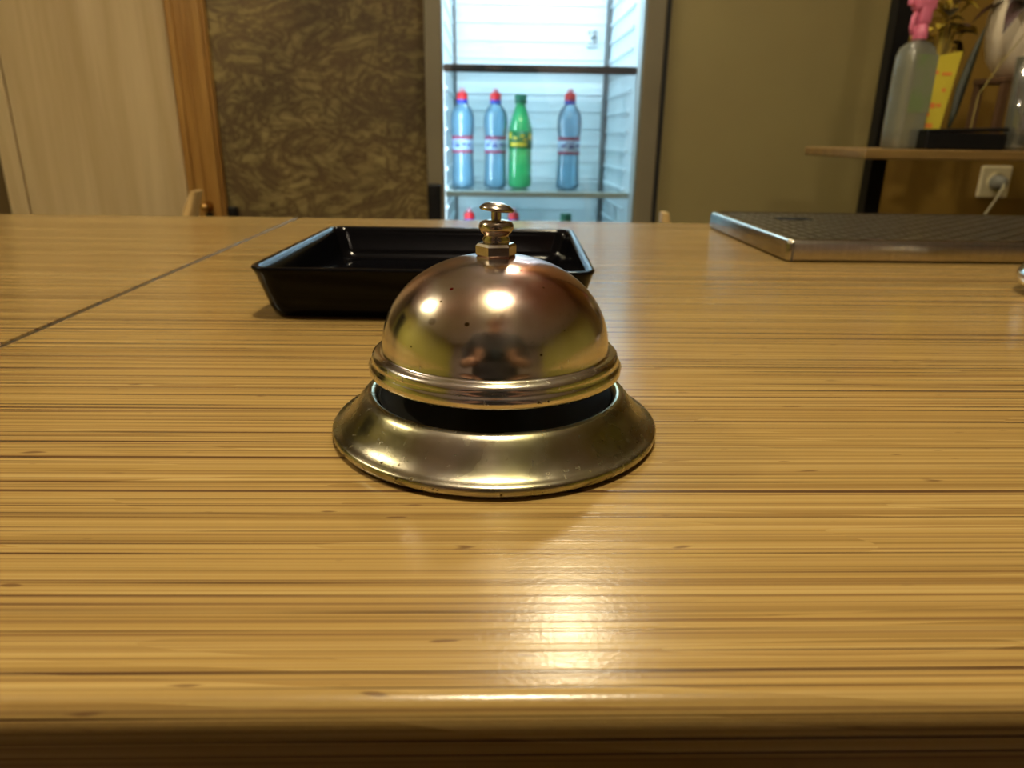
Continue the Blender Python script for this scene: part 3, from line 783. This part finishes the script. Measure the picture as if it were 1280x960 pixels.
obj('shutter_button', lat([(0, .029), (.006, .029), (.006, .033), (0, .034)], 16, c=(.030, 0, 0)), MT['chrome'], cp)
ph = thing('person', 'person in a dark shirt holding the camera low, mirrored in the bell', 'person', (0, -.27, 0))
PY = .27
V = [(0, -.28, .93), (0, -.275, 1.06), (0, -.28, 1.20), (0, -.27, 1.36), (0, -.245, 1.465), (0, -.205, 1.535)]
E_ = [(0, 1), (1, 2), (2, 3), (3, 4), (4, 5)]
RD = [(.145, .11), (.13, .10), (.145, .105), (.12, .085), (.055, .055), (.055, .06)]
for sx in (-1, 1):
    b0 = len(V)
    V += [(sx * .165, -.275, 1.375), (sx * .225, -.285, 1.22), (sx * .245, -.27, 1.075), (sx * .17, -.16, 1.08), (sx * .092, -.062, 1.085), (sx * .072, -.045, 1.108)]
    RD += [.065, .05, .042, .037, .026, (.026, .018)]
    E_ += [(3, b0)] + [(b0 + i, b0 + i + 1) for i in range(5)]
for sx in (-1, 1):
    b0 = len(V)
    V += [(sx * .095, -.28, .80), (sx * .11, -.26, .48), (sx * .115, -.30, .10), (sx * .125, -.22, .045), (sx * .13, -.14, .032)]
    RD += [.095, .062, .042, .040, .030]
    E_ += [(0, b0)] + [(b0 + i, b0 + i + 1) for i in range(4)]
V = [(x, y + PY, z) for x, y, z in V]
bo = skinned('body', V, E_, RD, MT['skin'], ph)
# clothes: slightly larger shells over the same skeleton
idx = [0, 1, 2, 3, 6, 7, 8, 12, 13, 14]
sv = [(0, -.278 + PY, .80)] + [V[i] for i in (1, 2, 3)] + [V[i] for i in (6, 7, 8, 9)] + [V[i] for i in (12, 13, 14, 15)]
sv += [(0, -.258 + PY, 1.425)]
se = [(0, 1), (1, 2), (2, 3), (3, 4), (4, 5), (5, 6), (6, 7), (3, 8), (8, 9), (9, 10), (10, 11), (3, 12)]
skinned('shirt', sv, se, [(.195, .155), (.180, .142), (.182, .138), (.150, .105), .078, .062, .054, .046, .078, .062, .054, .046, .075], MT['shirt'], ph)
tv = [V[0]] + [V[i] for i in (18, 19, 20)] + [V[i] for i in (23, 24, 25)]
skinned('trousers', tv, [(0, 1), (1, 2), (2, 3), (0, 4), (4, 5), (5, 6)], [(.165, .13), .112, .078, .062, .112, .078, .062], MT['jeans'], ph)
for sx in (-1, 1):
    skinned('shoe', [(sx * .113, -.32 + PY, .05), (sx * .122, -.22 + PY, .045), (sx * .132, -.11 + PY, .038)], [(0, 1), (1, 2)], [(.045, .048), (.048, .043), (.040, .036)], MT['dark'], ph)
    # hand: fingers wrap the camera body ends, thumb behind
    for k, (zz, ln_) in enumerate(((.018, .044), (.004, .050), (-.011, .047), (-.025, .038))):
        x0 = sx * .074
        fv = [(x0, -.052 + PY, 1.112 + zz * .8), (sx * .064, -.030 + PY, 1.122 + zz), (sx * .060, -.0145 + PY, 1.122 + zz), (sx * (.060 - ln_ * .5), -.0135 + PY, 1.122 + zz * .95)]
        skinned('finger', fv, [(0, 1), (1, 2), (2, 3)], [.0095, .0085, .0078, .0066], MT['skin'], bo, 1)
    skinned('thumb', [(sx * .076, -.060 + PY, 1.098), (sx * .058, -.062 + PY, 1.108), (sx * .036, -.058 + PY, 1.118)], [(0, 1), (1, 2)], [.013, .0105, .0085], MT['skin'], bo, 1)
# head
hm = Matrix.Translation((0, -.170 + PY, 1.600)) @ Matrix.Rotation(R(-42), 4, 'X')
bm = bmesh.new(); bmesh.ops.create_icosphere(bm, subdivisions=4, radius=1)
for v in bm.verts:
    x, y, z = v.co
    j = 1 - .28 * max(0, -z) ** 1.3
    v.co = Vector((x * .075 * j, y * .095 * (1 - .12 * max(0, -z)), z * .118))
    if y > 0:
        nx_ = math.exp(-(x / .16) ** 2)
        v.co.y += .022 * nx_ * math.exp(-((z + .18) / .16) ** 2) + .008 * nx_ * math.exp(-((z - .02) / .15) ** 2)
        v.co.y -= .010 * math.exp(-((abs(x) - .36) / .16) ** 2) * math.exp(-((z - .05) / .12) ** 2)
        v.co.y += .006 * math.exp(-(x / .3) ** 2) * math.exp(-((z + .52) / .08) ** 2)
bmesh.ops.transform(bm, matrix=hm, verts=bm.verts)
hd = obj('head', bm, MT['skin'], ph, smooth=True)
bm = bmesh.new(); bmesh.ops.create_icosphere(bm, subdivisions=4, radius=1)
kill = [v for v in bm.verts if v.co.z < .42 and v.co.y > -.12 + .1 * v.co.z or v.co.z < -.45]
bmesh.ops.delete(bm, geom=kill, context='VERTS')
for v in bm.verts: v.co = Vector((v.co.x * .083, v.co.y * .104, v.co.z * .127))
bmesh.ops.transform(bm, matrix=hm, verts=bm.verts)
hr = obj('hair', bm, MT['hair'], hd, smooth=True)
so = hr.modifiers.new('solid', 'SOLIDIFY'); so.thickness = .012
for sx in (-1, 1):
    for nm, c, q, m_ in (('eye', (sx * .029, .083, .006), (.0115, .009, .008), mat('eye_white', (.8, .78, .75), .3)), ('iris', (sx * .029, .0905, .006), (.005, .003, .005), MT['hair']), ('ear', (sx * .076, -.005, -.005), (.009, .018, .031), MT['skin'])):
        bm = bmesh.new(); bmesh.ops.create_icosphere(bm, subdivisions=2, radius=1)
        for v in bm.verts: v.co = Vector((v.co.x * q[0] + c[0], v.co.y * q[1] + c[1], v.co.z * q[2] + c[2]))
        bmesh.ops.transform(bm, matrix=hm, verts=bm.verts)
        obj(nm, bm, m_, hd, smooth=True)
bm = bmesh.new(); tube(bm, [(-.024, .083, -.062), (-.010, .0895, -.061), (0, .0905, -.0625), (.010, .0895, -.061), (.024, .083, -.062)], [.002, .005, .0055, .005, .002], 8)
bmesh.ops.transform(bm, matrix=hm, verts=bm.verts)
obj('mouth', bm, mat('lips', (.45, .16, .13), .5), hd, smooth=True)
